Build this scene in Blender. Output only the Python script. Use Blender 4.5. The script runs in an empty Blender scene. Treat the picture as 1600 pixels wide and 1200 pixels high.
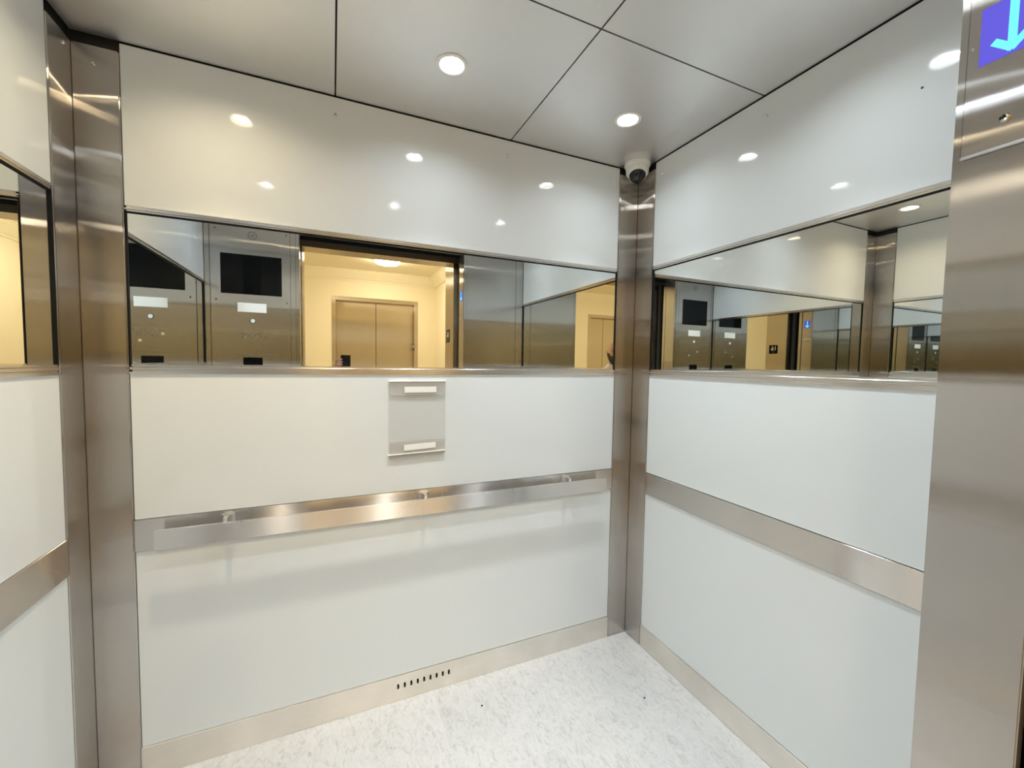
import bpy, bmesh, math
from mathutils import Vector, Matrix

C = bpy.context.scene.collection
S = bpy.context.scene
PI = math.pi

# ------------------------------------------------------------------ sizes (metres, camera above the origin)
XL, XR = -0.6764, 1.3556          # cab side walls
YF, YB = 0.3278, 1.6168           # cab front return / back wall
ZC = 2.2775                       # cab ceiling
XJL, XJ = -0.1861, 0.8809         # door opening
PBL, PBR, PSL, PSR = 0.1074, 0.1096, 0.1108, 0.1137   # widths of the corner posts
ZMT, ZMB = 1.807, 1.331           # mirror band
ZR1, ZR2 = 0.847, 0.746           # rail band
ZS = 0.103                        # baseboard
YW, YH = -0.20, -2.90             # lobby near wall, lobby far wall
ZL = 2.585                        # lobby ceiling

# ------------------------------------------------------------------ materials
def newmat(name):
    m = bpy.data.materials.new(name); m.use_nodes = True
    nt = m.node_tree
    return m, nt, nt.nodes['Principled BSDF']

def plain(name, col, rough=0.5, metal=0.0, spec=0.5, coat=0.0):
    m, nt, b = newmat(name)
    b.inputs['Base Color'].default_value = (*col, 1)
    b.inputs['Roughness'].default_value = rough
    b.inputs['Metallic'].default_value = metal
    b.inputs['Specular IOR Level'].default_value = spec
    b.inputs['Coat Weight'].default_value = coat
    return m

def emit(name, col, strength):
    m = bpy.data.materials.new(name); m.use_nodes = True
    nt = m.node_tree; nt.nodes.clear()
    e = nt.nodes.new('ShaderNodeEmission'); o = nt.nodes.new('ShaderNodeOutputMaterial')
    e.inputs['Color'].default_value = (*col, 1); e.inputs['Strength'].default_value = strength
    nt.links.new(e.outputs[0], o.inputs[0])
    return m

def steel(name, col, rough, aniso, grain='v', var=0.05, wav=0.0, dirt=0.0):
    """brushed stainless steel; grain 'v' runs up the sheet, 'h' along it"""
    m = bpy.data.materials.new(name); m.use_nodes = True
    nt = m.node_tree; L = nt.links; N = nt.nodes; N.clear()
    out = N.new('ShaderNodeOutputMaterial'); b = N.new('ShaderNodeBsdfAnisotropic'); b.distribution = 'GGX'
    L.new(b.outputs[0], out.inputs[0])
    b.inputs['Anisotropy'].default_value = aniso
    geo = N.new('ShaderNodeNewGeometry')
    mp = N.new('ShaderNodeMapping')
    L.new(geo.outputs['Position'], mp.inputs['Vector'])
    mp.inputs['Scale'].default_value = (420, 420, 6) if grain == 'v' else (5, 5, 420)
    nz = N.new('ShaderNodeTexNoise'); nz.inputs['Scale'].default_value = 1.0; nz.inputs['Detail'].default_value = 3
    L.new(mp.outputs[0], nz.inputs['Vector'])
    big = N.new('ShaderNodeTexNoise'); big.inputs['Scale'].default_value = 5.0; big.inputs['Detail'].default_value = 4
    L.new(geo.outputs['Position'], big.inputs['Vector'])
    r = N.new('ShaderNodeMapRange'); r.inputs['To Min'].default_value = 1 - var; r.inputs['To Max'].default_value = 1 + var
    L.new(nz.outputs['Fac'], r.inputs['Value'])
    r2 = N.new('ShaderNodeMapRange'); r2.inputs['To Min'].default_value = 1 - dirt; r2.inputs['To Max'].default_value = 1 + dirt
    L.new(big.outputs['Fac'], r2.inputs['Value'])
    mu = N.new('ShaderNodeMath'); mu.operation = 'MULTIPLY'; L.new(r.outputs[0], mu.inputs[0]); L.new(r2.outputs[0], mu.inputs[1])
    mix = N.new('ShaderNodeVectorMath'); mix.operation = 'SCALE'
    mix.inputs[0].default_value = col; L.new(mu.outputs[0], mix.inputs['Scale'])
    L.new(mix.outputs[0], b.inputs['Color'])
    rr = N.new('ShaderNodeMapRange'); rr.inputs['To Min'].default_value = rough * 0.9; rr.inputs['To Max'].default_value = rough * 1.1
    L.new(big.outputs['Fac'], rr.inputs['Value']); L.new(rr.outputs[0], b.inputs['Roughness'])
    if aniso:
        if grain == 'h':
            cr = N.new('ShaderNodeVectorMath'); cr.operation = 'CROSS_PRODUCT'
            cr.inputs[0].default_value = (0, 0, 1); L.new(geo.outputs['True Normal'], cr.inputs[1])
            ad = N.new('ShaderNodeVectorMath'); ad.operation = 'ADD'; ad.inputs[1].default_value = (.02, .013, 0)
            L.new(cr.outputs[0], ad.inputs[0]); L.new(ad.outputs[0], b.inputs['Tangent'])
        else:
            cv = N.new('ShaderNodeCombineXYZ'); cv.inputs[0].default_value = .02; cv.inputs[1].default_value = .013; cv.inputs[2].default_value = 1
            L.new(cv.outputs[0], b.inputs['Tangent'])
    if wav:
        mw = N.new('ShaderNodeMapping'); mw.inputs['Scale'].default_value = (3, 3, 5)
        L.new(geo.outputs['Position'], mw.inputs['Vector'])
        w = N.new('ShaderNodeTexNoise'); w.inputs['Scale'].default_value = 1.0; w.inputs['Detail'].default_value = 1
        L.new(mw.outputs[0], w.inputs['Vector'])
        bp = N.new('ShaderNodeBump'); bp.inputs['Strength'].default_value = 1.0; bp.inputs['Distance'].default_value = wav
        L.new(w.outputs['Fac'], bp.inputs['Height']); L.new(bp.outputs[0], b.inputs['Normal'])
    return m

def white_glass():
    m, nt, b = newmat('back_painted_glass'); L = nt.links; N = nt.nodes
    b.inputs['Base Color'].default_value = (0.69, 0.722, 0.735, 1)
    b.inputs['Roughness'].default_value = 0.035
    b.inputs['IOR'].default_value = 1.5
    geo = N.new('ShaderNodeNewGeometry')
    nz = N.new('ShaderNodeTexNoise'); nz.inputs['Scale'].default_value = 9; nz.inputs['Detail'].default_value = 5
    L.new(geo.outputs['Position'], nz.inputs['Vector'])
    r = N.new('ShaderNodeMapRange'); r.inputs['From Min'].default_value = .35; r.inputs['From Max'].default_value = .8
    r.inputs['To Min'].default_value = 0.025; r.inputs['To Max'].default_value = 0.11
    L.new(nz.outputs['Fac'], r.inputs['Value']); L.new(r.outputs[0], b.inputs['Roughness'])
    return m

def floor_mat():
    m, nt, b = newmat('marbled_vinyl_tile'); L = nt.links; N = nt.nodes
    geo = N.new('ShaderNodeNewGeometry')
    sep = N.new('ShaderNodeSeparateXYZ'); L.new(geo.outputs['Position'], sep.inputs[0])
    def math_(op, a, b_=None):
        n = N.new('ShaderNodeMath'); n.operation = op
        for i, v in enumerate((a, b_)):
            if v is None: continue
            if isinstance(v, (int, float)): n.inputs[i].default_value = v
            else: L.new(v, n.inputs[i])
        return n.outputs[0]
    def seam(sock, off):
        f = math_('FRACT', math_('DIVIDE', math_('SUBTRACT', sock, off - 45.72), 0.4572))
        dd = math_('ABSOLUTE', math_('SUBTRACT', f, 0.5))
        return math_('GREATER_THAN', dd, 0.4978)
    s = math_('MAXIMUM', seam(sep.outputs['X'], 0.825), seam(sep.outputs['Y'], 1.195))
    # tile id for a grain that changes direction from tile to tile
    fx = math_('FLOOR', math_('DIVIDE', math_('SUBTRACT', sep.outputs['X'], 0.825 - 45.72), 0.4572))
    fy = math_('FLOOR', math_('DIVIDE', math_('SUBTRACT', sep.outputs['Y'], 1.195 - 45.72), 0.4572))
    cb = N.new('ShaderNodeCombineXYZ'); L.new(fx, cb.inputs[0]); L.new(fy, cb.inputs[1])
    ad = N.new('ShaderNodeVectorMath'); ad.operation = 'MULTIPLY_ADD'; L.new(cb.outputs[0], ad.inputs[0]); ad.inputs[1].default_value = (3.7, 5.1, 0); L.new(geo.outputs['Position'], ad.inputs[2])
    mp = N.new('ShaderNodeMapping'); mp.inputs['Scale'].default_value = (52, 24, 1); mp.inputs['Rotation'].default_value = (0, 0, 0.25); L.new(ad.outputs[0], mp.inputs['Vector'])
    n1 = N.new('ShaderNodeTexNoise'); n1.inputs['Scale'].default_value = 1.0; n1.inputs['Detail'].default_value = 8; n1.inputs['Roughness'].default_value = .68; n1.inputs['Distortion'].default_value = 1.4
    L.new(mp.outputs[0], n1.inputs['Vector'])
    rp = N.new('ShaderNodeValToRGB'); cr = rp.color_ramp
    cr.elements[0].position = .33; cr.elements[0].color = (.36, .355, .35, 1)
    cr.elements[1].position = .56; cr.elements[1].color = (.50, .495, .49, 1)
    e = cr.elements.new(.44); e.color = (.45, .445, .44, 1)
    L.new(n1.outputs['Fac'], rp.inputs['Fac'])
    n2 = N.new('ShaderNodeTexNoise'); n2.inputs['Scale'].default_value = 3.2; n2.inputs['Detail'].default_value = 3; L.new(ad.outputs[0], n2.inputs['Vector'])
    r2 = N.new('ShaderNodeMapRange'); r2.inputs['To Min'].default_value = .88; r2.inputs['To Max'].default_value = 1.1; L.new(n2.outputs['Fac'], r2.inputs['Value'])
    sc = N.new('ShaderNodeVectorMath'); sc.operation = 'SCALE'; L.new(rp.outputs[0], sc.inputs[0]); L.new(r2.outputs[0], sc.inputs['Scale'])
    mx = N.new('ShaderNodeMix'); mx.data_type = 'RGBA'; L.new(s, mx.inputs['Factor'])
    L.new(sc.outputs[0], mx.inputs['A']); mx.inputs['B'].default_value = (.52, .51, .48, 1)
    L.new(mx.outputs['Result'], b.inputs['Base Color'])
    b.inputs['Roughness'].default_value = .45
    bp = N.new('ShaderNodeBump'); bp.inputs['Distance'].default_value = .0008; bp.inputs['Strength'].default_value = .5
    L.new(n1.outputs['Fac'], bp.inputs['Height']); L.new(bp.outputs[0], b.inputs['Normal'])
    return m

def clear_acrylic(name, col, alpha):
    m, nt, b = newmat(name)
    b.inputs['Base Color'].default_value = (*col, 1); b.inputs['Roughness'].default_value = .08
    b.inputs['Alpha'].default_value = alpha
    return m

M = {}
M['glass'] = white_glass()
M['mirror'] = plain('silvered_mirror', (.86, .885, .87), 0.0, 1.0)
M['post'] = steel('brushed_steel_post', (.58, .55, .52), .13, .93, 'v', .03, .0004, .04)
M['front'] = steel('brushed_steel_front', (.62, .605, .595), .15, .89, 'v', .03, .0010, .05)
M['cop'] = steel('brushed_steel_panel', (.64, .63, .64), .16, .88, 'v', .02, .0010, .04)
M['rail'] = steel('brushed_steel_rail', (.68, .65, .62), .21, .80, 'h', .04, .0, .04)
M['bar'] = steel('brushed_steel_bar', (.80, .77, .74), .27, .74, 'h', .04, .0, .04)
M['base'] = steel('worn_steel_baseboard', (.86, .82, .76), .40, .4, 'h', .06, .0, .18)
M['trim'] = plain('polished_steel_trim', (.78, .76, .74), .22, 1.0)
M['satin'] = plain('satin_cast_steel', (.88, .86, .83), .34, 1.0)
M['chrome'] = plain('polished_chrome', (.8, .79, .77), .08, 1.0)
M['ceil'] = steel('satin_steel_ceiling', (.90, .89, .88), .45, .0, 'h', .02, .0, .05)
M['halldoor'] = steel('bronze_toned_steel_door', (.70, .63, .53), .24, .8, 'v', .02, .0, .02)
M['black'] = plain('black_gap', (.006, .006, .006), .8, 0, .2)
M['dark'] = plain('dark_backing', (.03, .028, .026), .7)
M['floor'] = floor_mat()
M['screen'] = plain('black_screen_glass', (.004, .0045, .005), .03, 0, .18)
M['plastic'] = plain('white_plastic', (.85, .84, .80), .4)
M['label'] = plain('white_label', (.86, .85, .82), .5)
M['dome'] = plain('smoked_dome', (.012, .013, .014), .03)
M['lens'] = plain('camera_lens', (.25, .25, .25), .15, .6)
M['cream'] = plain('cream_wall_paint', (.84, .77, .58), .6)
M['moulding'] = plain('cream_moulding_paint', (.86, .80, .62), .5)
M['lobbyfloor'] = plain('beige_lobby_tile', (.74, .66, .53), .35)
M['acrylic'] = clear_acrylic('clear_acrylic', (.72, .715, .68), .22)
M['acrylic2'] = clear_acrylic('frosted_acrylic', (.66, .63, .59), .40)
M['etch'] = plain('engraved_line', (.16, .15, .14), .6, .6)
M['bulb'] = emit('led_bulb', (.88, .96, 1.0), 180)
M['bulb_warm'] = emit('warm_led_bulb', (1.0, .82, .54), 255)
M['bulb_cool'] = emit('cool_led_bulb', (.78, .88, 1.0), 180)
M['lamp'] = emit('warm_lamp', (1.0, .86, .63), 62)
M['purple'] = emit('indicator_backlight', (.12, .10, .62), .85)
M['cyan'] = emit('indicator_arrow', (.15, .95, .90), 1.0)
M['skin'] = plain('skin', (.60, .36, .26), .5)
M['beard'] = plain('dark_beard', (.035, .026, .02), .8)
M['shirt'] = plain('white_shirt', (.80, .79, .75), .8)
M['trouser'] = plain('dark_trousers', (.03, .032, .04), .8)
M['shoe'] = plain('black_leather', (.015, .014, .013), .4)
M['phone'] = plain('black_phone', (.008, .008, .009), .1)
M['eye'] = plain('eye_white', (.8, .8, .78), .2)
M['lip'] = plain('lips', (.45, .20, .17), .5)
M['speck'] = plain('dark_grit', (.03, .03, .03), .8)

# ------------------------------------------------------------------ mesh helpers
class MB:
    def __init__(s): s.bm = bmesh.new()
    def box(s, x0, x1, y0, y1, z0, z1, bevel=0.0, seg=1):
        b = bmesh.new()
        bmesh.ops.create_cube(b, size=1.0)
        for v in b.verts:
            v.co = Vector(((x0 + x1) / 2 + v.co.x * (x1 - x0), (y0 + y1) / 2 + v.co.y * (y1 - y0), (z0 + z1) / 2 + v.co.z * (z1 - z0)))
        if bevel: bmesh.ops.bevel(b, geom=b.edges[:], offset=bevel, segments=seg, affect='EDGES', clamp_overlap=True)
        s._add(b); return s
    def _add(s, b):
        me = bpy.data.meshes.new('tmp'); b.to_mesh(me); b.free(); s.bm.from_mesh(me); bpy.data.meshes.remove(me)
    def lathe(s, prof, origin=(0, 0, 0), axis=(0, 0, 1), n=40, a0=0.0):
        """prof: list of (r, h) turned about axis"""
        ax = Vector(axis).normalized(); rot = Vector((0, 0, 1)).rotation_difference(ax).to_matrix(); o = Vector(origin)
        b = bmesh.new(); rings = []
        for r, h in prof:
            if r < 1e-6: rings.append([b.verts.new(o + rot @ Vector((0, 0, h)))])
            else: rings.append([b.verts.new(o + rot @ Vector((r * math.cos(a0 + 2 * PI * i / n), r * math.sin(a0 + 2 * PI * i / n), h))) for i in range(n)])
        for A, B in zip(rings, rings[1:]):
            for i in range(n):
                j = (i + 1) % n
                if len(A) == 1 and len(B) == 1: continue
                if len(A) == 1: b.faces.new((A[0], B[j], B[i]))
                elif len(B) == 1: b.faces.new((A[i], A[j], B[0]))
                else: b.faces.new((A[i], A[j], B[j], B[i]))
        bmesh.ops.recalc_face_normals(b, faces=b.faces[:])
        s._add(b); return s
    def prism(s, pts, d):
        """closed polygon of 3D points pushed along vector d"""
        b = bmesh.new(); d = Vector(d)
        A = [b.verts.new(Vector(p)) for p in pts]; B = [b.verts.new(Vector(p) + d) for p in pts]
        b.faces.new(A); b.faces.new(B[::-1]); n = len(A)
        for i in range(n): b.faces.new((A[i], B[i], B[(i + 1) % n], A[(i + 1) % n]))
        bmesh.ops.recalc_face_normals(b, faces=b.faces[:])
        s._add(b); return s
    def bar(s, p0, p1, w, t, normal):
        """flat strip from p0 to p1 of width w and thickness t along normal"""
        p0, p1, n = Vector(p0), Vector(p1), Vector(normal).normalized()
        u = (p1 - p0).normalized(); v = n.cross(u) * (w / 2)
        return s.prism([p0 - v, p1 - v, p1 + v, p0 + v], n * t)
    def ellipsoid(s, c, r, rot=None, seg=24, rings=16):
        b = bmesh.new(); bmesh.ops.create_uvsphere(b, u_segments=seg, v_segments=rings, radius=1.0)
        for v in b.verts:
            p = Vector((v.co.x * r[0], v.co.y * r[1], v.co.z * r[2]))
            if rot: p = rot @ p
            v.co = p + Vector(c)
        s._add(b); return s
    def build(s, name, mat, parent=None, smooth=False):
        me = bpy.data.meshes.new(name); s.bm.to_mesh(me); s.bm.free()
        me.materials.append(M[mat] if isinstance(mat, str) else mat)
        o = bpy.data.objects.new(name, me); C.objects.link(o)
        if smooth:
            for p in me.polygons: p.use_smooth = True
            me.set_sharp_from_angle(angle=math.radians(40))
        if parent:
            o.parent = parent
            o.matrix_parent_inverse = Matrix.Translation(parent.location).inverted() if parent.type == 'EMPTY' else parent.matrix_world.inverted()
        return o

def tag(o, label=None, cat=None, group=None, kind=None):
    if label: o['label'] = label
    if cat: o['category'] = cat
    if group: o['group'] = group
    if kind: o['kind'] = kind
    return o
def thing(name, loc, label, cat, group=None):
    o = bpy.data.objects.new(name, None); C.objects.link(o); o.location = loc; o.empty_display_size = .05
    return tag(o, label, cat, group)
def struct(o, label, cat):
    return tag(o, label, cat, kind='structure')
def copy_thing(src, loc, label, group):
    c = src.copy(); C.objects.link(c); c.location = loc; c['label'] = label; c['group'] = group
    for ch in list(src.children):
        k = ch.copy(); C.objects.link(k); k.parent = c; k.matrix_parent_inverse = ch.matrix_parent_inverse.copy()
    return c

# ------------------------------------------------------------------ cab floor and ceiling
struct(MB().box(XL - .03, XR + .03, .225, YB + .03, -.04, 0).build('floor', 'floor'), 'white and grey marbled vinyl tile floor of the elevator cab', 'floor')

LX = (-.318, .3465, 1.0265)
LY = (1.297, .655)
def holed_panel(b, x0, x1, y0, y1, z, t, cx, cy, r):
    n = 64; ang = [2 * PI * i / n for i in range(n)]
    for X, Y in ((x0, y0), (x1, y0), (x1, y1), (x0, y1)): ang.append(math.atan2(Y - cy, X - cx) % (2 * PI))
    ang = sorted(ang); inn, out = [], []
    for a in ang:
        c_, s_ = math.cos(a), math.sin(a)
        ts = []
        if c_ > 1e-9: ts.append((x1 - cx) / c_)
        if c_ < -1e-9: ts.append((x0 - cx) / c_)
        if s_ > 1e-9: ts.append((y1 - cy) / s_)
        if s_ < -1e-9: ts.append((y0 - cy) / s_)
        q = min(ts)
        inn.append((cx + r * c_, cy + r * s_)); out.append((cx + q * c_, cy + q * s_))
    V = lambda L_, zz: [b.verts.new((p[0], p[1], zz)) for p in L_]
    i0, o0, i1, o1 = V(inn, z), V(out, z), V(inn, z + t), V(out, z + t)
    m = len(ang)
    for k in range(m):
        j = (k + 1) % m
        b.faces.new((i0[k], i0[j], o0[j], o0[k])); b.faces.new((i1[k], o1[k], o1[j], i1[j]))
        b.faces.new((o0[k], o0[j], o1[j], o1[k])); b.faces.new((i0[k], i1[k], i1[j], i0[j]))
ceil = MB()
xs = (XL + .002, .0155, .6853, XR - .002); ys = (YF + .002, .990, YB - .002); g = .0025
for i in range(3):
    for j in range(2):
        holed_panel(ceil.bm, xs[i] + (g if i else 0), xs[i + 1] - (g if i < 2 else 0), ys[j] + (g if j else 0), ys[j + 1] - (g if j < 1 else 0), ZC, .012, LX[i], LY[1 - j], .0395)
bmesh.ops.recalc_face_normals(ceil.bm, faces=ceil.bm.faces[:])
co = struct(ceil.build('ceiling', 'ceil'), 'grey satin steel panel ceiling of the cab with black seams', 'ceiling')
MB().box(XL - .03, XR + .03, YF - .03, YB + .03, ZC + .05, ZC + .07).build('backing', 'black', co)

# downlights
spots = {(0, 0): 'recessed ceiling light at the back left, cut by the top edge of the photo',
         (1, 0): 'recessed ceiling light with a visible ring, in the middle panel by the back wall',
         (2, 0): 'bright recessed ceiling light nearest the security camera',
         (0, 1): 'recessed ceiling light over the control panel side, seen only as a reflection',
         (1, 1): 'recessed ceiling light in the middle panel by the door, seen only as a reflection',
         (2, 1): 'recessed ceiling light at the top right edge, in the front right ceiling panel'}
proto = None
for (i, j), lab in spots.items():
    loc = (LX[i], LY[j], ZC)
    if proto is None:
        proto = thing('ceiling_light', loc, lab, 'light', 'recessed ceiling lights of the cab')
        MB().lathe([(.0385, .004), (.0385, -.0), (.050, -.0004), (.0495, -.003), (.045, -.0048), (.040, -.0045), (.0365, -.002), (.035, .004), (.0345, .020), (.0375, .020), (.0385, .004)], n=64).build('trim_ring', 'plastic', None, True).parent = proto
        MB().lathe([(.0342, .020), (.0300, .0200), (.0285, .0165), (.020, .0135), (.010, .0122), (0, .0118)], n=48).build('bulb', 'bulb', None, True).parent = proto
        cur = proto
    else: cur = copy_thing(proto, loc, lab, 'recessed ceiling lights of the cab')
    for k in cur.children:
        if k.name.startswith('bulb'):
            sl = k.material_slots[0]; sl.link = 'OBJECT'
            sl.material = M['bulb_warm'] if (i, j) == (0, 0) else M['bulb_cool'] if (i, j) == (0, 1) else M['bulb']

for (i, j) in spots:
    ld = bpy.data.lights.new('lamp', 'SPOT'); ld.energy = 34 if (i, j) == (0, 0) else 28; ld.spot_size = math.radians(78); ld.spot_blend = 1.0; ld.shadow_soft_size = .022; ld.color = (1.0, .80, .50) if (i, j) == (0, 0) else (.82, .90, 1.0) if (i, j) == (0, 1) else (.88, .96, 1.0)
    lo = bpy.data.objects.new('lamp', ld); C.objects.link(lo); lo.location = (LX[i], LY[j], ZC + .002)

# ------------------------------------------------------------------ cab walls
T = .010
def wall_side(kind):
    """returns box(u0,u1,depth0,depth1,z0,z1) with depth measured from the panel face into the wall"""
    if kind == 'back': return lambda b, u0, u1, d0, d1, z0, z1, bev=0, sg=1: b.box(u0, u1, YB + d0, YB + d1, z0, z1, bev, sg)
    if kind == 'right': return lambda b, u0, u1, d0, d1, z0, z1, bev=0, sg=1: b.box(XR + d0, XR + d1, u0, u1, z0, z1, bev, sg)
    return lambda b, u0, u1, d0, d1, z0, z1, bev=0, sg=1: b.box(XL - d1, XL - d0, u0, u1, z0, z1, bev, sg)
spans = {'back': (XL + PBL, XR - PBR), 'right': (YF + .002, YB - PSR), 'left': (YF + .002, YB - PSL)}
full = {'back': (XL - .02, XR + .02), 'right': (YF - .03, YB + .02), 'left': (YF - .03, YB + .02)}
said = {'back': 'back', 'right': 'right', 'left': 'left'}
for k in ('back', 'right', 'left'):
    bx = wall_side(k); a, b_ = spans[k]; a += .0015; b_ -= .0015
    m = MB(); bx(m, full[k][0], full[k][1], .014, .045, -.04, ZC + .06)
    w = struct(m.build('wall_' + k, 'dark'), said[k] + ' wall of the cab clad in white back-painted glass', 'wall')
    m = MB(); bx(m, a, b_, 0, T, ZMT + .001, ZC - .004, .0012); m.build('upper_panel', 'glass', w)
    m = MB(); bx(m, a, b_, 0, T, ZR1 + .001, ZMB - .023, .0012); m.build('middle_panel', 'glass', w)
    m = MB(); bx(m, a, b_, 0, T, ZS + .001, ZR2 - .001, .0012); m.build('lower_panel', 'glass', w)
    # mirror band
    mid = (a + b_) / 2
    loc = {'back': (mid, YB, ZMB), 'right': (XR, mid, ZMB), 'left': (XL, mid, ZMB)}[k]
    mt = thing('wall_mirror', loc, {'back': 'wide band mirror on the back wall reflecting the open door and lobby',
                                    'right': 'band mirror on the right wall beside the security camera corner',
                                    'left': 'band mirror at the left edge of the photo, partly cut off'}[k], 'mirror')
    m = MB(); bx(m, a + .003, b_ - .003, .004, .012, ZMB - .004, ZMT - .012); m.build('mirror_glass', 'mirror', mt)
    m = MB(); bx(m, a, b_, -.006, .013, ZMT - .0155, ZMT, .0055, 4); m.build('top_trim', 'trim', mt, True)
    m = MB(); bx(m, a, b_, -.008, .013, ZMB - .022, ZMB, .007, 5); bx(m, a, b_, -.003, .010, ZMB - .028, ZMB - .021); m.build('bottom_trim', 'trim', mt, True)
    m = MB(); bx(m, a, b_, -.0005, .013, ZMT - .0195, ZMT - .0150); m.build('top_gap_shade', 'black', mt)  # black strip stands in for the shaded gap under the top trim
    m = MB(); bx(m, a, a + .0035, -.001, .013, ZMB, ZMT - .0155); m.build('side_gap_shade', 'black', mt)  # black strips at both ends stand in for the mirror's shadow gaps
    m = MB(); bx(m, b_ - .0035, b_, -.001, .013, ZMB, ZMT - .0155); m.build('side_gap_shade', 'black', mt)

# screws that hold the upper panels
def screw(p, n, parent, r=.0065):
    m = MB().lathe([(0, .0052), (r * .35, .0052), (r * .4, .0035), (r * .8, .0046), (r, .003), (r, -.001), (0, -.001)], p, n, 20)
    return m.build('screw', 'chrome', parent, True)
wb, wr = bpy.data.objects['wall_back'], bpy.data.objects['wall_right']
for x, z in ((.0151, 2.2123), (.6738, 2.2106), (1.2066, 2.2035)): screw((x, YB, z), (0, -1, 0), wb)
for y, z in ((.9784, 2.203), (1.4561, 2.205)): screw((XR, y, z), (-1, 0, 0), wr)
MB().lathe([(0, .0012), (.0025, .0012), (.003, 0), (0, 0)], (XR, .5693, 2.0581), (-1, 0, 0), 14).build('screw_hole', 'speck', wr)

# ------------------------------------------------------------------ corner posts (L shaped steel, a dark seam in the corner)
ZP = ZC - .030
m = MB()
m.box(XL + .0016, XL + PBL, YB - .003, YB + .008, 0.0005, ZP, .003, 3); m.box(XL - .008, XL + .003, YB - PSL, YB - .0016, 0.0005, ZP, .003, 3)
p1 = struct(m.build('trim_1', 'post'), 'tall brushed steel post in the back left corner', 'corner post')
m = MB()
m.box(XR - PBR, XR - .0016, YB - .003, YB + .008, 0.0005, ZP, .003, 3); m.box(XR - .003, XR + .008, YB - PSR, YB - .0016, 0.0005, ZP, .003, 3)
p2 = struct(m.build('trim_2', 'post'), 'tall brushed steel post in the back right corner under the security camera', 'corner post')
# screws left in the top of the left post
for p, n in (((XL + .053, YB - .003, 2.195), (0, -1, 0)), ((XL + .003, YB - .040, 2.215), (1, 0, 0))): screw(p, n, p1, .005)

# ------------------------------------------------------------------ baseboards
def slotted_board():
    b = MB(); x0, x1 = XL + PBL + .0015, XR - PBR - .0015; y0, y1 = YB - .004, YB + .008
    sl = [.2317 + .0258 * k for k in range(9)]; hw = .0042; za, zb = .049, .070
    b.box(x0, x1, y0, y1, .0008, za); b.box(x0, x1, y0, y1, zb, ZS)
    e = x0
    for s_ in sl:
        b.box(e, s_ - hw, y0, y1, za, zb); e = s_ + hw
    b.box(e, x1, y0, y1, za, zb)
    for s_ in sl:                                   # round the four corners of each slot
        for zz, sg in ((za, 1), (zb, -1)):
            for sx in (-1, 1):
                b.prism([(s_ + sx * hw, y0, zz), (s_ + sx * hw, y0, zz + sg * .0028), (s_ + sx * hw * .4, y0, zz)], (0, y1 - y0, 0))
    bmesh.ops.remove_doubles(b.bm, verts=b.bm.verts[:], dist=1e-5)
    return b
struct(slotted_board().build('baseboard_back', 'base'), 'scuffed steel baseboard of the back wall with nine black vent slots', 'baseboard')
MB().box(.19, .48, YB + .009, YB + .012, .02, .095).build('vent_backing', 'black', bpy.data.objects['baseboard_back'])
struct(MB().box(XR - .004, XR + .008, YF + .003, YB - PSR - .0015, .0008, ZS, .001).build('baseboard_right', 'base'), 'scuffed steel baseboard along the right wall', 'baseboard')
struct(MB().box(XL - .008, XL + .004, YF + .003, YB - PSL - .0015, .0008, ZS, .001).build('baseboard_left', 'base'), 'steel baseboard along the left wall', 'baseboard')

# ------------------------------------------------------------------ handrail on the back wall
hr = thing('handrail', (.34, YB, .795), 'flat steel handrail bar on its steel band across the back wall', 'handrail')
MB().box(XL + PBL + .0015, XR - PBR - .0015, YB - .004, YB + .008, ZR2, ZR1, .0018, 2).build('back_plate', 'rail', hr)
OFF = .046
MB().box(-.506, 1.181, YB - OFF - .004, YB - OFF + .004, .7605, .8225, .0018, 2).build('bar', 'bar', hr)
for bxp in (-.3234, .3304, .9837):
    b = MB(); prof = []
    for q in range(9):                              # a curved web that flares into the back plate
        u = q / 8.0; prof.append((OFF - .004 - (OFF - .007) * u, .0055 + .016 * u ** 3))
    P = [(bxp + w_, YB - d_, .766) for d_, w_ in prof] + [(bxp - w_, YB - d_, .766) for d_, w_ in prof[::-1]]
    b.prism(P, (0, 0, .070)); b.build('bracket', 'satin', hr, True)

for k, lab, side in (('right', 'flat steel rail band across the white right wall, no handrail on it', 1), ('left', 'flat steel rail band on the left wall at the left edge of the photo', -1)):
    y0, y1 = spans[k][0] + .0015, spans[k][1] - .0015
    if side > 0: o = MB().box(XR - .004, XR + .008, y0, y1, ZR2, ZR1, .001)
    else: o = MB().box(XL - .008, XL + .004, y0, y1, ZR2, ZR1, .001)
    tag(o.build('rail_band', 'rail'), lab, 'rail')

# ------------------------------------------------------------------ certificate holder on the back wall
ch = thing('certificate_holder', (.305, YB, 1.126), 'clear acrylic certificate holder on the back wall under the mirror', 'certificate holder')
yy = YB - .0005
MB().box(.1945, .4155, yy - .003, yy, .984, 1.279, .0008).build('backing', 'acrylic', ch)
MB().box(.199, .414, yy - .0075, yy - .0035, 1.2235, 1.275, .0008).build('header_strip', 'acrylic2', ch)
MB().box(.199, .413, yy - .0075, yy - .0035, .992, 1.048, .0008).build('footer_strip', 'acrylic2', ch)
MB().box(.196, .416, yy - .009, yy, 1.2755, 1.2795, .0006).build('top_lip', 'plastic', ch)
tag(MB().prism([(.192, yy - .010, .9925), (.414, yy - .010, .9985), (.414, yy - .010, 1.0015), (.192, yy - .010, .9955)], (0, .010, 0)).build('bottom_lip', 'plastic', ch), 'white edged bottom lip')
MB().prism([(.199, yy - .006, .975), (.404, yy - .006, .981), (.408, yy - .006, .993), (.196, yy - .006, .989)], (0, .004, 0)).build('tail_flap', 'acrylic2', ch)
MB().box(.2535, .3765, yy - .0092, yy - .0078, 1.2335, 1.2565).build('label_strip', 'label', ch)
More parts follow.
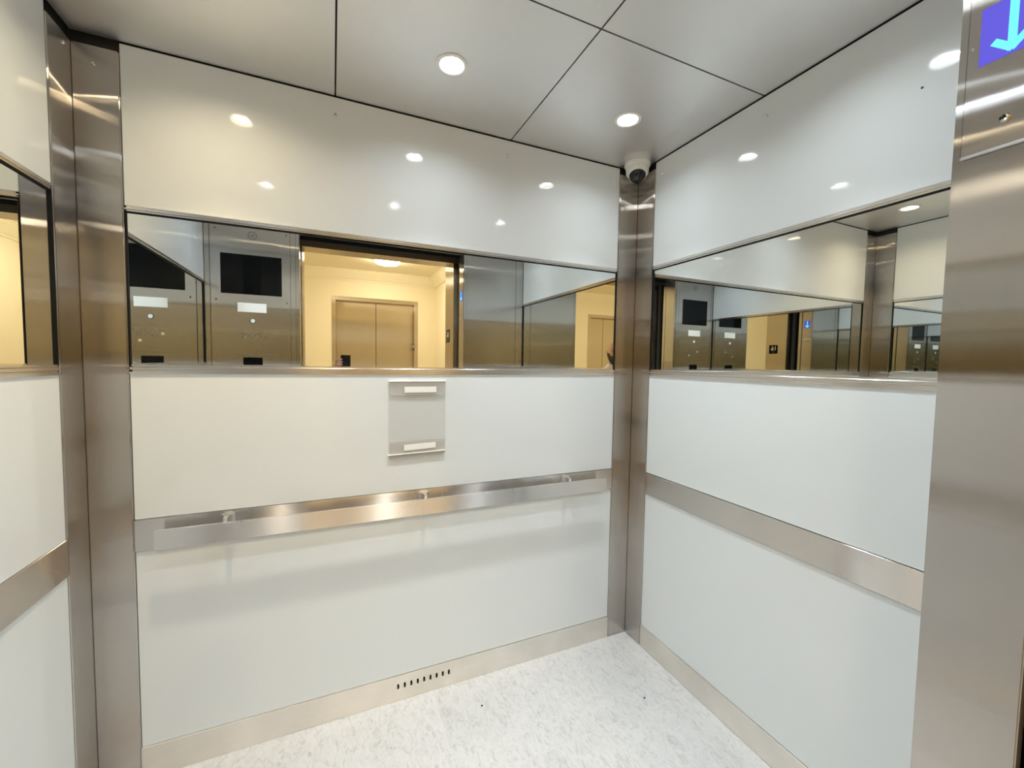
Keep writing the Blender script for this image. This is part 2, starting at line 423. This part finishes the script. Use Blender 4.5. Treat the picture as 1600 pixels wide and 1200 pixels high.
MB().prism([(.2515, yy - .0092, 1.008), (.3755, yy - .0092, 1.0135), (.3755, yy - .0092, 1.035), (.2515, yy - .0092, 1.031)], (0, .0014, 0)).build('label_strip', 'label', ch)

# ------------------------------------------------------------------ security camera in the ceiling corner
cc = Vector((1.294, 1.555, ZC))
sc = thing('security_camera', cc, 'white dome security camera on the ceiling in the back right corner', 'camera')
MB().lathe([(0, 0), (.0565, 0), (.0575, -.003), (.0575, -.011), (.0555, -.0145), (.050, -.016), (0, -.016)], cc, n=56).build('mounting_ring', 'plastic', sc, True)
MB().lathe([(.046, -.014), (.0505, -.016), (.0512, -.030), (.0500, -.042), (.0470, -.049), (.0415, -.053), (.035, -.0535), (0, -.052)], cc, n=56).build('housing', 'plastic', sc, True)
dax = Vector((-.42, -.55, -.72)).normalized(); dc = cc + Vector((-.0085, -.0115, -.0535))
MB().lathe([(.0395, -.014), (.0402, -.001), (.0392, .0018), (.0378, .0022), (.036, .001), (.036, -.014)], dc, dax, 48).build('dome_collar', 'plastic', sc, True)
MB().lathe([(.0368 * math.cos(a * PI / 24), .001 + .0345 * math.sin(a * PI / 24)) for a in range(0, 12)] + [(0, .0355)], dc, dax, 48).build('dome', 'dome', sc, True)
MB().lathe([(0, .0012), (.0022, .0012), (.0026, 0), (0, 0)], cc + Vector((-.030, -.043, -.022)), (-.55, -.83, 0), 14).build('screw', 'chrome', sc, True)

# ------------------------------------------------------------------ front of the cab
ZT = 2.150                                              # underside of the transom
m = MB(); m.box(XJL - .0, XJ + .0, YF - .020, YF, ZT, ZC + .02, .0015)
m.box(XJL - .03, XJ + .03, .225, YF - .020, ZT, ZT + .02)
wf = struct(m.build('wall_front', 'front'), 'brushed steel front of the cab around the open door', 'wall')
MB().box(XR - .060, XR - .0015, YF - .020, YF + .0005, .0008, ZC - .004, .0018, 2).build('corner_stile', 'front', wf)
MB().box(XJ + .0195, XR - .0615, YF - .020, YF, .0008, ZC - .004, .0020, 2).build('right_return', 'front', wf)
MB().box(XL + .0015, -.6490, YF - .020, YF + .0005, .0008, ZC - .004, .0018, 2).build('corner_stile', 'front', wf)
MB().box(-.6475, XJL - .0195, YF - .020, YF - .0005, .0008, ZC - .004, .0020, 2).build('left_return', 'front', wf)
# door jambs of the cab
jr = struct(MB().box(XJ - .0005, XJ + .020, .2175, YF, .0008, ZT + .001, .0018, 2).build('trim_3', 'front'), 'brushed steel door jamb at the right edge of the photo', 'door jamb')
jl = struct(MB().box(XJL - .020, XJL + .0005, .2175, YF, .0008, ZT + .001, .0018, 2).build('trim_4', 'front'), 'brushed steel door jamb beside the control panel, seen in the mirror', 'door jamb')
# black pockets the doors slide into, door edges in them
for nm, x0, x1, xe, sg in (('l', XJL - .09, XJL - .05, XJL, -1), ('r', XJ + .05, XJ + .09, XJ, 1)):
    m = MB(); m.box(x0, x1, .04, .2175, 0, ZT + .03)
    w = struct(m.build('trim_5' if sg < 0 else 'trim_6', 'black'), ('left' if sg < 0 else 'right') + ' black door pocket', 'door pocket')
    a0, a1 = sorted((xe + sg * .010, xe + sg * .05)); MB().box(a0, a1, .172, .204, .004, ZT - .004, .002, 2).build('car_door_edge', 'front', w)
    a0, a1 = sorted((xe + sg * .026, xe + sg * .05)); MB().box(a0, a1, .088, .122, .004, ZT - .004, .003, 2).build('lobby_door_edge', 'dark', w)
m = MB(); m.box(XJL - .05, XJ + .05, .05, .2175, ZT - .022, ZT + .05)
struct(m.build('trim_7', 'black'), 'black door header over the cab doorway', 'door header')
m = MB()
for k in range(9): m.box(XJL - .05, XJ + .05, -.05 + k * .030, -.05 + k * .030 + .022, -.012, 0.0, .001)
m.box(XJL - .05, XJ + .05, -.055, .224, -.03, -.010)
struct(m.build('trim_8', 'base'), 'grooved metal door sill', 'door sill')

# ------------------------------------------------------------------ control panel on the left front return
cp = thing('control_panel', (-.437, YF, 1.2), 'brushed steel elevator control panel with a black screen beside the door', 'control panel')
y0 = YF
MB().box(-.6460, -.2360, y0 - .0003, y0 + .0035, .30, 2.215, .0012).build('face_plate', 'cop', cp)
MB().box(-.2345, XJL - .021, y0 - .0003, y0 + .0030, .30, 2.215, .0010).build('hinge_strip', 'cop', cp)
yf = y0 + .0035
MB().box(-.596, -.282, yf - .0002, yf + .0012, 1.7375, 1.9715, .0004).build('screen', 'screen', cp)
MB().box(-.5145, -.3655, yf - .0002, yf + .0015, 1.633, 1.687, .0005).build('white_display', 'label', cp)
bt = MB().lathe([(.0105, .000), (.0165, .000), (.0165, .0025), (.0150, .0040), (.0115, .0040), (.0105, .0025)], (-.4374, yf, 1.581), (0, 1, 0), 32).build('button_ring', 'etch', cp, True)
MB().lathe([(.0112, .000), (.0112, .0035), (.0100, .0050), (0, .0055)], (-.4374, yf, 1.581), (0, 1, 0), 32).build('button', 'plastic', cp, True)
MB().box(-.490, -.390, yf - .0002, yf + .0015, 1.316, 1.362, .0005).build('speaker_window', 'screen', cp)
m = MB()
for xa, xb, z in ((-.515, -.345, 1.5265), (-.525, -.335, 1.3835)): m.box(xa, xb, yf - .0002, yf + .0003, z - .0012, z + .0012)
for r_, zz in enumerate((1.508, 1.492, 1.476)):         # engraved rows too small to read
    for q in range(9):
        if (q * 7 + r_ * 3) % 5 < 3: m.box(-.498 + q * .0165, -.498 + q * .0165 + .009, yf - .0002, yf + .0003, zz - .0022, zz + .0022)
m.build('engraving', 'etch', cp)
for x, z in ((-.388, 1.447), (-.489, 1.486)):
    MB().lathe([(.0085, 0), (.0085, .003), (.0072, .0045), (.0025, .0045), (.002, .002), (0, .002)], (x, yf, z), (0, 1, 0), 24).build('key_switch', 'chrome', cp, True)
m = MB().lathe([(.0195, 0), (.0225, 0), (.0225, .0012), (.0195, .0012), (.0195, 0)], (-.4332, yf, 2.087), (0, 1, 0), 40)
for a, b_ in (((-.012, -.004), (.002, .001)), ((.002, .001), (-.002, .011)), ((-.012, .006), (.014, -.006)), ((-.006, -.012), (.012, -.002))):
    m.bar((-.4332 - a[0], yf, 2.087 + a[1]), (-.4332 - b_[0], yf, 2.087 + b_[1]), .0022, .001, (0, 1, 0))
m.build('emblem', 'etch', cp)
for x, z in ((-.6192, 2.1108), (-.2551, 2.1112), (-.6192, 1.70), (-.2551, 1.70)):
    MB().lathe([(0, .0012), (.0042, .0012), (.005, 0), (0, 0)], (x, yf, z), (0, 1, 0), 16).build('screw', 'etch', cp, True)

# ------------------------------------------------------------------ direction indicator on the right jamb
di = thing('direction_indicator', (XJ, .272, 1.84), 'lit down arrow indicator on the right door jamb', 'indicator')
xp = XJ - .0005
MB().box(xp - .003, xp + .0002, .2285, .3185, 1.672, 2.02, .0016, 2).build('cover_plate', 'front', di)
xq = xp - .003
MB().box(xq - .0008, xq + .0005, .2400, .3045, 1.8015, 1.8815).build('screen', 'purple', di)
m = MB(); n = (-1, 0, 0)
m.bar((xq - .0008, .2722, 1.876), (xq - .0008, .2722, 1.8065), .0085, .0012, n)
m.bar((xq - .0008, .2905, 1.8275), (xq - .0008, .2710, 1.8080), .0085, .0012, n)
m.bar((xq - .0008, .2539, 1.8275), (xq - .0008, .2734, 1.8080), .0085, .0012, n)
m.build('down_arrow', 'cyan', di)
MB().lathe([(.0018, .0012), (.0026, .0042), (.0044, .0046), (.0056, .003), (.0060, 0)], (xq, .2740, 1.714), n, 24).build('bolt', 'chrome', di, True)
MB().lathe([(0, .001), (.0018, .001), (.0022, 0), (0, 0)], (xq, .3120, 1.832), n, 14).build('screw', 'chrome', di, True)
# bent lower lip of the cover plate
MB().box(xp - .0055, xp, .2290, .3180, 1.6725, 1.6765, .0012, 2).build('lip', 'trim', di)

# ------------------------------------------------------------------ lobby side frame of this elevator
WLX, WRX = -2.9, 1.42
def door_frame(name, x0, x1, y_face, y_in, z, parent=None, mat='halldoor', w=.053):
    m = MB(); yo = y_face
    a, b_ = sorted((yo, y_in))
    for u0, u1 in ((x0 - w, x0), (x1, x1 + w)): m.box(u0, u1, a - (.006 if yo < y_in else 0), b_ + (.006 if yo > y_in else 0), 0, z + w, .0015)
    m.box(x0, x1, a - (.006 if yo < y_in else 0), b_ + (.006 if yo > y_in else 0), z, z + w, .0015)
    return m.build(name, mat, parent)
fr = struct(door_frame('trim_9', XJL, XJ, YW, .045, ZT), 'steel lobby frame of the open elevator doorway', 'door frame')
wn = MB()
wn.box(WLX, XJL - .053, YW, YW + .06, 0, ZL); wn.box(XJ + .053, WRX, YW, YW + .06, 0, ZL); wn.box(XJL - .053, XJ + .053, YW, YW + .06, ZT + .053, ZL)
struct(wn.build('wall_near_lobby', 'cream'), 'cream lobby wall around the open elevator doorway', 'wall')

def text_mesh(txt, size, name, mat, parent, mw):
    cu = bpy.data.curves.new(name, 'FONT'); cu.body = txt; cu.size = size; cu.extrude = .0006; cu.align_x = 'CENTER'; cu.align_y = 'CENTER'
    t = bpy.data.objects.new('tmp_text', cu); C.objects.link(t)
    bpy.context.view_layer.update()
    me = bpy.data.meshes.new_from_object(t.evaluated_get(bpy.context.evaluated_depsgraph_get()))
    bpy.data.objects.remove(t); bpy.data.curves.remove(cu)
    me.transform(mw); me.materials.clear(); me.materials.append(M[mat]); me.name = name
    o = bpy.data.objects.new(name, me); C.objects.link(o); o.parent = parent
    return o
def number_plate(loc, label):
    t = thing('floor_number_plate', loc, label, 'sign', 'black floor number plates')
    h = .053
    MB().box(-.0022, -.0002, -h, h, -h, h, .0006).build('plate', 'screen', None).parent = t
    mw = Matrix(((0, 0, -1, -.0024), (-1, 0, 0, .006), (0, 1, 0, .010), (0, 0, 0, 1)))
    text_mesh('16', .072, 'number', 'label', t, mw)
    m = MB()
    for dy, dz in ((.012, -.030), (.012, -.034), (.004, -.030), (-.002, -.034), (-.006, -.030), (-.006, -.034)):
        m.lathe([(0, .0010), (.0008, .0008), (.0012, 0)], (-.0022, dy, dz), (-1, 0, 0), 8)
    m.build('braille', 'label', None).parent = t
    return t
number_plate((XJ, -.111, 1.566), 'black floor number plate on the jamb of the open doorway')

# ------------------------------------------------------------------ lobby
struct(MB().box(WLX - .1, WRX + .1, YH - .2, -.056, -.04, 0).build('floor_lobby', 'lobbyfloor'), 'beige tiled floor of the lobby', 'floor')
struct(MB().box(WLX - .1, WRX + .1, YH - .2, YW + .06, ZL, ZL + .05).build('ceiling_lobby', 'moulding'), 'cream ceiling of the lobby', 'ceiling')
struct(MB().box(WRX, WRX + .08, YH - .08, YW + .06, 0, ZL).build('wall_right_lobby', 'cream'), 'cream side wall of the lobby', 'wall')
struct(MB().box(WLX - .08, WLX, YH - .08, YW + .06, 0, ZL).build('wall_left_lobby', 'cream'), 'cream end wall of the lobby', 'wall')
D1 = (.047, 1.104); D2 = (-2.50, -1.46); ZD = 2.172
m = MB()
for a, b_ in ((WLX, D2[0] - .053), (D2[1] + .053, D1[0] - .053), (D1[1] + .053, WRX)): m.box(a, b_, YH - .06, YH, 0, ZL)
for dd in (D1, D2): m.box(dd[0] - .053, dd[1] + .053, YH - .06, YH, ZD + .053, ZL)
struct(m.build('wall_far_lobby', 'cream'), 'cream far wall of the lobby', 'wall')
# crown moulding: stepped profile swept along the walls
def crown(p0, p1, n):
    p0, p1, n = Vector(p0), Vector(p1), Vector(n)
    prof = [(0, ZL - .140), (.012, ZL - .140), (.014, ZL - .125), (.030, ZL - .110), (.060, ZL - .070), (.085, ZL - .035), (.090, ZL - .018), (.100, ZL - .016), (.100, ZL - .0005), (0, ZL - .0005)]
    return [(p0.x + n.x * d_, p0.y + n.y * d_, z) for d_, z in prof], (p1 - p0)
m = MB()
for p0, p1, n in (((WLX, YH, 0), (WRX, YH, 0), (0, 1, 0)), ((WRX, YH, 0), (WRX, YW, 0), (-1, 0, 0)), ((WLX, YH, 0), (WLX, YW, 0), (1, 0, 0)), ((WLX, YW, 0), (WRX, YW, 0), (0, -1, 0))):
    pts, d_ = crown(p0, p1, n); m.prism(pts, d_)
struct(m.build('trim_10', 'moulding'), 'cream crown moulding around the lobby', 'moulding')

def lift_door(name, span, seams, label):
    f = struct(door_frame(name, span[0], span[1], YH, YH - .11, ZD), label, 'elevator door')
    e = [span[0]] + seams + [span[1]]
    for k in range(len(e) - 1):
        MB().box(e[k] + .003, e[k + 1] - .003, YH - .110, YH - .075, .006, ZD - .001, .001).build('door_panel', 'halldoor', f)
    MB().box(span[0], span[1], YH - .13, YH - .111, 0, ZD).build('door_backing', 'black', f)
    return f
lift_door('door_1', D1, [(D1[0] + D1[1]) / 2], 'closed two panel elevator door across the lobby, in the middle of the back mirror')
lift_door('door_2', D2, [-2.14, -1.785], 'closed three panel elevator door across the lobby, at the right end of the back mirror')
number_plate((D1[1], YH - .035, 1.56), 'black floor number plate on the frame of the closed elevator across the lobby')

ll = thing('lobby_light', (.62, -2.02, ZL), 'round warm ceiling light over the doorway in the back mirror', 'light')
MB().lathe([(0, 0), (.165, 0), (.165, -.018), (.150, -.024), (0, -.020)], (.62, -2.02, ZL), n=48).build('base', 'plastic', ll, True)
MB().lathe([(.148, -.022), (.146, -.036), (.125, -.054), (.08, -.066), (0, -.070)], (.62, -2.02, ZL), n=48).build('lamp_shade', 'lamp', ll, True)

fill_light = copy_thing(ll, (.62, -2.02, ZL), 'unseen round warm ceiling light added to brighten the lobby near the three panel elevator door', 'round lobby ceiling lights')  # added lamp, out of view, lifts the dark end of the lobby wall
fill_light.location = (-1.75, -1.40, ZL); ll['group'] = 'round lobby ceiling lights'

# ------------------------------------------------------------------ grit on the floor
for k, (x, y, r, lab) in enumerate(((.532, 1.4625, .0042, 'dark speck of grit on the floor below the vent slots'),
                                    (1.155, 1.2445, .0040, 'dark speck of grit on the floor near the right baseboard'),
                                    (.622, 1.068, .0045, 'dark speck of grit on the floor at the bottom edge of the photo'))):
    b = MB(); b.ellipsoid((x, y, r * .45), (r, r * .7, r * .5), seg=10, rings=7)
    for i, v in enumerate(b.bm.verts): v.co += (v.co - Vector((x, y, r * .45))) * (.25 * math.sin(i * 2.7 + k))
    tag(b.build('grit', 'speck'), lab, 'grit')

# ------------------------------------------------------------------ the person in the lobby who holds the phone
def skin(name, joints, edges, mat, parent, sub=2, root=0):
    me = bpy.data.meshes.new(name); me.from_pydata([j[:3] for j in joints], edges, [])
    o = bpy.data.objects.new(name, me); C.objects.link(o)
    md = o.modifiers.new('skin', 'SKIN'); md.use_smooth_shade = True
    sv = me.skin_vertices[0].data
    for i, j in enumerate(joints):
        r = j[3]; sv[i].radius = r if isinstance(r, tuple) else (r, r); sv[i].use_root = (i == root)
    sb = o.modifiers.new('sub', 'SUBSURF'); sb.levels = sub; sb.render_levels = sub
    bpy.context.view_layer.update()
    me2 = bpy.data.meshes.new_from_object(o.evaluated_get(bpy.context.evaluated_depsgraph_get()))
    bpy.data.objects.remove(o); bpy.data.meshes.remove(me)
    me2.name = name; me2.materials.clear(); me2.materials.append(M[mat])
    for p in me2.polygons: p.use_smooth = True
    o = bpy.data.objects.new(name, me2); C.objects.link(o)
    if parent: o.parent = parent
    return o

PX, PY = -.385, -.83
HC = Vector((-.305, -.705, 1.487))                      # head centre
yaw = math.radians(28); F = Vector((math.sin(yaw), math.cos(yaw), 0)); RT = Vector((math.cos(yaw), -math.sin(yaw), 0)); UP = Vector((0, 0, 1))
HR = Matrix((RT, F, UP)).transposed()
def hp(r, f, u): return HC + RT * r + F * f + UP * u
def head_mesh():
    b = bmesh.new(); bmesh.ops.create_uvsphere(b, u_segments=64, v_segments=48, radius=1)
    for v in b.verts:
        x, y, z = v.co                                  # x right, y forward, z up
        w = 1 - .30 * max(0, -z) ** 1.5                 # narrow jaw
        w *= 1 + .40 * z * z * (1 - .55 * abs(z))         # fuller crown and chin
        px, py, pz = x * .075 * w, y * .096 * (1 + .30 * z * z * (1 - .55 * abs(z))), z * .125
        if z < 0 and y < 0: py *= 1 - .35 * (-z)        # nape goes in
        if z < -.55 and y > 0: py += .008 * (1 - abs(x))
        front = max(0, y)
        nose = math.exp(-((x * .077) / .013) ** 2) * math.exp(-((pz + .022) / .026) ** 2) * front
        py += .026 * nose * (1.0 if pz > -.045 else .5)
        brow = math.exp(-((pz - .028) / .010) ** 2) * front; py += .005 * brow
        for sx in (-1, 1):
            ey = math.exp(-((px - sx * .031) / .014) ** 2 - ((pz - .006) / .010) ** 2) * front; py -= .010 * ey
            chk = math.exp(-((px - sx * .040) / .02) ** 2 - ((pz + .035) / .02) ** 2) * front; py += .004 * chk
        v.co = (px, py, pz)
    return b
# body: one continuous skinned figure, head welded in by a boolean-free overlap at the neck
sh = Vector((-.330, -.765, 1.245))
RS, LS = Vector((-.140, -.815, 1.212)), Vector((-.495, -.665, 1.215))
J = [(PX, PY, .90, (.115, .085)),                        # 0 pelvis
     (PX + .015, PY + .015, 1.05, (.125, .09)), (PX + .04, PY + .05, 1.20, (.140, .100)),      # 1 waist 2 chest
     (sh.x, sh.y, 1.275, (.085, .075)),                 # 3 neck root
     (-.318, -.735, 1.345, .052), (-.309, -.716, 1.42, .050),                                   # 4,5 neck
     (*RS, .055), (-.10, -.545, 1.135, .041), (.010, -.215, 1.235, .027),                      # 6,7,8 right arm
     (*LS, .055), (-.555, -.640, .945, .041), (-.515, -.520, .715, .028),                      # 9,10,11 left arm
     (PX + .085, PY - .05, .80, .066), (PX + .095, PY - .02, .48, .058), (PX + .10, PY - .07, .09, .038), (PX + .135, PY + .07, .040, .036),   # right leg
     (PX - .085, PY + .02, .80, .066), (PX - .10, PY + .06, .48, .058), (PX - .105, PY + .01, .09, .038), (PX - .07, PY + .15, .040, .036)]
Eg = [(0, 1), (1, 2), (2, 3), (3, 4), (4, 5), (3, 6), (6, 7), (7, 8), (3, 9), (9, 10), (10, 11), (0, 12), (12, 13), (13, 14), (14, 15), (0, 16), (16, 17), (17, 18), (18, 19)]
person = skin('person', J, Eg, 'skin', None, 2, 0)
hb = head_mesh(); bm = bmesh.new(); bm.from_mesh(person.data)
hme = bpy.data.meshes.new('tmp'); hb.to_mesh(hme); hb.free(); hme.transform(Matrix.Translation(HC) @ HR.to_4x4()); bm.from_mesh(hme); bpy.data.meshes.remove(hme)
def add_parts(bm, o):
    bm.from_mesh(o.data); me = o.data; bpy.data.objects.remove(o); bpy.data.meshes.remove(me)
# right hand: palm to the left of the phone, fingers across its front
hand = [(.010, -.215, 1.235, .026), (.022, -.125, 1.275, (.030, .018)), (.030, -.060, 1.318, (.036, .014))]
add_parts(bm, skin('tmp_hand', hand, [(0, 1), (1, 2)], 'skin', None, 2))
ln = (0.0, .002, 0.0, -.006)
for i in range(4):
    z = 1.357 - .0195 * i; e = ln[i]
    f = [(.030, -.060, 1.330 - .010 * i, .0092), (.024, -.034, z - .004, .0090), (.036, -.017, z, .0084), (.054 + e, -.0145, z + .002, .0080), (.068 + e, -.0150, z + .002, .0070)]
    add_parts(bm, skin('tmp_finger', f, [(k, k + 1) for k in range(4)], 'skin', None, 2))
f = [(.036, -.085, 1.300, .012), (.058, -.062, 1.318, .0105), (.080, -.050, 1.332, .0095), (.098, -.046, 1.343, .0082)]
add_parts(bm, skin('tmp_thumb', f, [(0, 1), (1, 2), (2, 3)], 'skin', None, 2))
# left hand hanging, slightly curled
W = Vector((-.515, -.520, .715))
add_parts(bm, skin('tmp_hand', [(*W, .027), (W.x + .006, W.y + .020, W.z - .045, (.018, .032)), (W.x + .010, W.y + .030, W.z - .085, (.015, .036))], [(0, 1), (1, 2)], 'skin', None, 2))
for i, l in enumerate((.072, .080, .075, .060)):
    o_ = Vector((W.x + .010, W.y + .055 - .018 * i, W.z - .085)); k = l / 3
    f = [(*o_, .0092), (o_.x + .004, o_.y + .004, o_.z - k, .0088), (o_.x + .013, o_.y + .005, o_.z - 1.9 * k, .0082), (o_.x + .026, o_.y + .004, o_.z - 2.6 * k, .0070)]
    add_parts(bm, skin('tmp_finger', f, [(0, 1), (1, 2), (2, 3)], 'skin', None, 2))
f = [(W.x + .010, W.y + .035, W.z - .030, .012), (W.x + .026, W.y + .060, W.z - .055, .0105), (W.x + .034, W.y + .068, W.z - .082, .0085)]
add_parts(bm, skin('tmp_thumb', f, [(0, 1), (1, 2)], 'skin', None, 2))
for sx in (-1, 1):                                      # ears
    eb = MB().ellipsoid(hp(sx * .079, -.008, -.005), (.010, .020, .032), HR @ Matrix.Rotation(sx * .25, 3, 'Z'), 14, 10).bm
    tm = bpy.data.meshes.new('tmp'); eb.to_mesh(tm); eb.free(); bm.from_mesh(tm); bpy.data.meshes.remove(tm)
bm.to_mesh(person.data); bm.free()
for p in person.data.polygons: p.use_smooth = True
tag(person, 'bald bearded person in a white shirt standing in the lobby holding up a phone', 'person')
# face and clothes
for sx in (-1, 1):
    MB().ellipsoid(hp(sx * .031, .083, .006), (.012, .010, .0058), HR, 14, 10).build('eye', 'eye', person, True)
    MB().ellipsoid(hp(sx * .031, .0915, .006), (.0045, .003, .0045), HR, 12, 8).build('iris', 'speck', person, True)
    MB().ellipsoid(hp(sx * .032, .0945, .026), (.015, .005, .0032), HR @ Matrix.Rotation(sx * .12, 3, 'Y'), 14, 8).build('eyebrow', 'beard', person, True)
MB().ellipsoid(hp(0, .092, -.060), (.022, .008, .007), HR, 16, 8).build('mouth', 'lip', person, True)
bd = head_mesh()
for v in list(bd.verts):
    x, y, z = v.co
    if not (z < .0 and y > -.020) or ((x / .027) ** 2 + ((z + .060) / .010) ** 2 < 1 and y > .05) or z > -.036 - .012 * math.cos(x * 38) + (.030 if abs(x) > .055 else 0): bd.verts.remove(v)
for v in bd.verts:
    v.co *= 1.05; v.co.z -= .012 * max(0, (-v.co.z - .07) / .05)
bme = bpy.data.meshes.new('beard'); bd.to_mesh(bme); bd.free(); bme.transform(Matrix.Translation(HC) @ HR.to_4x4()); bme.materials.append(M['beard'])
bo = bpy.data.objects.new('beard', bme); C.objects.link(bo); bo.parent = person; bo.modifiers.new('thick', 'SOLIDIFY').thickness = .008
cl = lambda s_, add: tuple(q + add for q in s_) if isinstance(s_, tuple) else s_ + add
SJ = [(PX - .005, PY - .005, .80, (.205, .16)), (PX, PY, .92, (.190, .145)), (*J[1][:3], cl(J[1][3], .022)), (*J[2][:3], cl(J[2][3], .020)), (sh.x, sh.y, 1.280, (.105, .088)), (-.320, -.742, 1.338, .068), (-.316, -.733, 1.372, .060),
      (RS.x, RS.y, RS.z, .068), (-.10, -.545, 1.135, .055), (.000, -.245, 1.226, .040), (LS.x, LS.y, LS.z, .068), (-.555, -.640, .945, .055), (-.518, -.528, .730, .042)]
skin('shirt', SJ, [(0, 1), (1, 2), (2, 3), (3, 4), (4, 5), (5, 6), (4, 7), (7, 8), (8, 9), (4, 10), (10, 11), (11, 12)], 'shirt', person, 2, 0)
TJ = [(PX, PY, 1.00, (.150, .105)), (PX, PY, .90, (.162, .118)), (PX + .088, PY - .045, .74, .096), (PX + .095, PY - .02, .48, .074), (PX + .10, PY - .07, .075, .060), (PX - .088, PY + .025, .74, .096), (PX - .10, PY + .06, .48, .074), (PX - .105, PY + .01, .075, .060)]
skin('trousers', TJ, [(0, 1), (1, 2), (2, 3), (3, 4), (1, 5), (5, 6), (6, 7)], 'trouser', person, 2, 0)
for (ax, ay) in ((PX + .10, PY - .07), (PX - .105, PY + .01)):
    skin('shoe', [(ax - .008, ay - .04, .042, .042), (ax + .012, ay + .05, .044, .044), (ax + .045, ay + .15, .036, .036)], [(0, 1), (1, 2)], 'shoe', person, 2, 0)

ph = thing('phone', (.089, -.030, 1.318), 'black phone with a silver rim held up in the doorway', 'phone')
MB().box(.0545, .1242, -.0335, -.0262, 1.246, 1.3925, .0034, 3).build('rim', 'chrome', ph, True)
MB().box(.0560, .1226, -.0268, -.0248, 1.2478, 1.3905, .0008).build('back', 'phone', ph)
MB().box(.0560, .1226, -.0352, -.0330, 1.2478, 1.3905, .0008).build('screen', 'screen', ph)

# ------------------------------------------------------------------ camera
f_px, yw, pt, rl = 641.77, math.radians(23.6311), math.radians(2.99879), math.radians(.900294)
fw = Vector((math.sin(yw) * math.cos(pt), math.cos(yw) * math.cos(pt), -math.sin(pt)))
rt = Vector((math.cos(yw), -math.sin(yw), 0)); up = rt.cross(fw)
rt2 = rt * math.cos(rl) + up * math.sin(rl); up2 = -rt * math.sin(rl) + up * math.cos(rl)
cam = bpy.data.cameras.new('camera'); cam.sensor_width = 36; cam.lens = f_px / 1600 * 36; cam.clip_start = .01; cam.clip_end = 50
co_ = bpy.data.objects.new('camera', cam); C.objects.link(co_)
mw = Matrix((rt2, up2, -fw)).transposed().to_4x4(); mw.translation = Vector((0, 0, 1.35609)); co_.matrix_world = mw
S.camera = co_

# ------------------------------------------------------------------ world and render look
w = bpy.data.worlds.new('world'); S.world = w; w.use_nodes = True
w.node_tree.nodes['Background'].inputs[0].default_value = (0, 0, 0, 1)
S.view_settings.view_transform = 'Standard'; S.view_settings.look = 'None'; S.view_settings.gamma = 1; S.view_settings.exposure = 0.55
S.view_settings.use_curve_mapping = False
cy = S.cycles
cy.max_bounces = 16; cy.glossy_bounces = 12; cy.diffuse_bounces = 6; cy.transmission_bounces = 4; cy.transparent_max_bounces = 8
cy.sample_clamp_indirect = 8.0; cy.blur_glossy = .15
cy.use_denoising = True
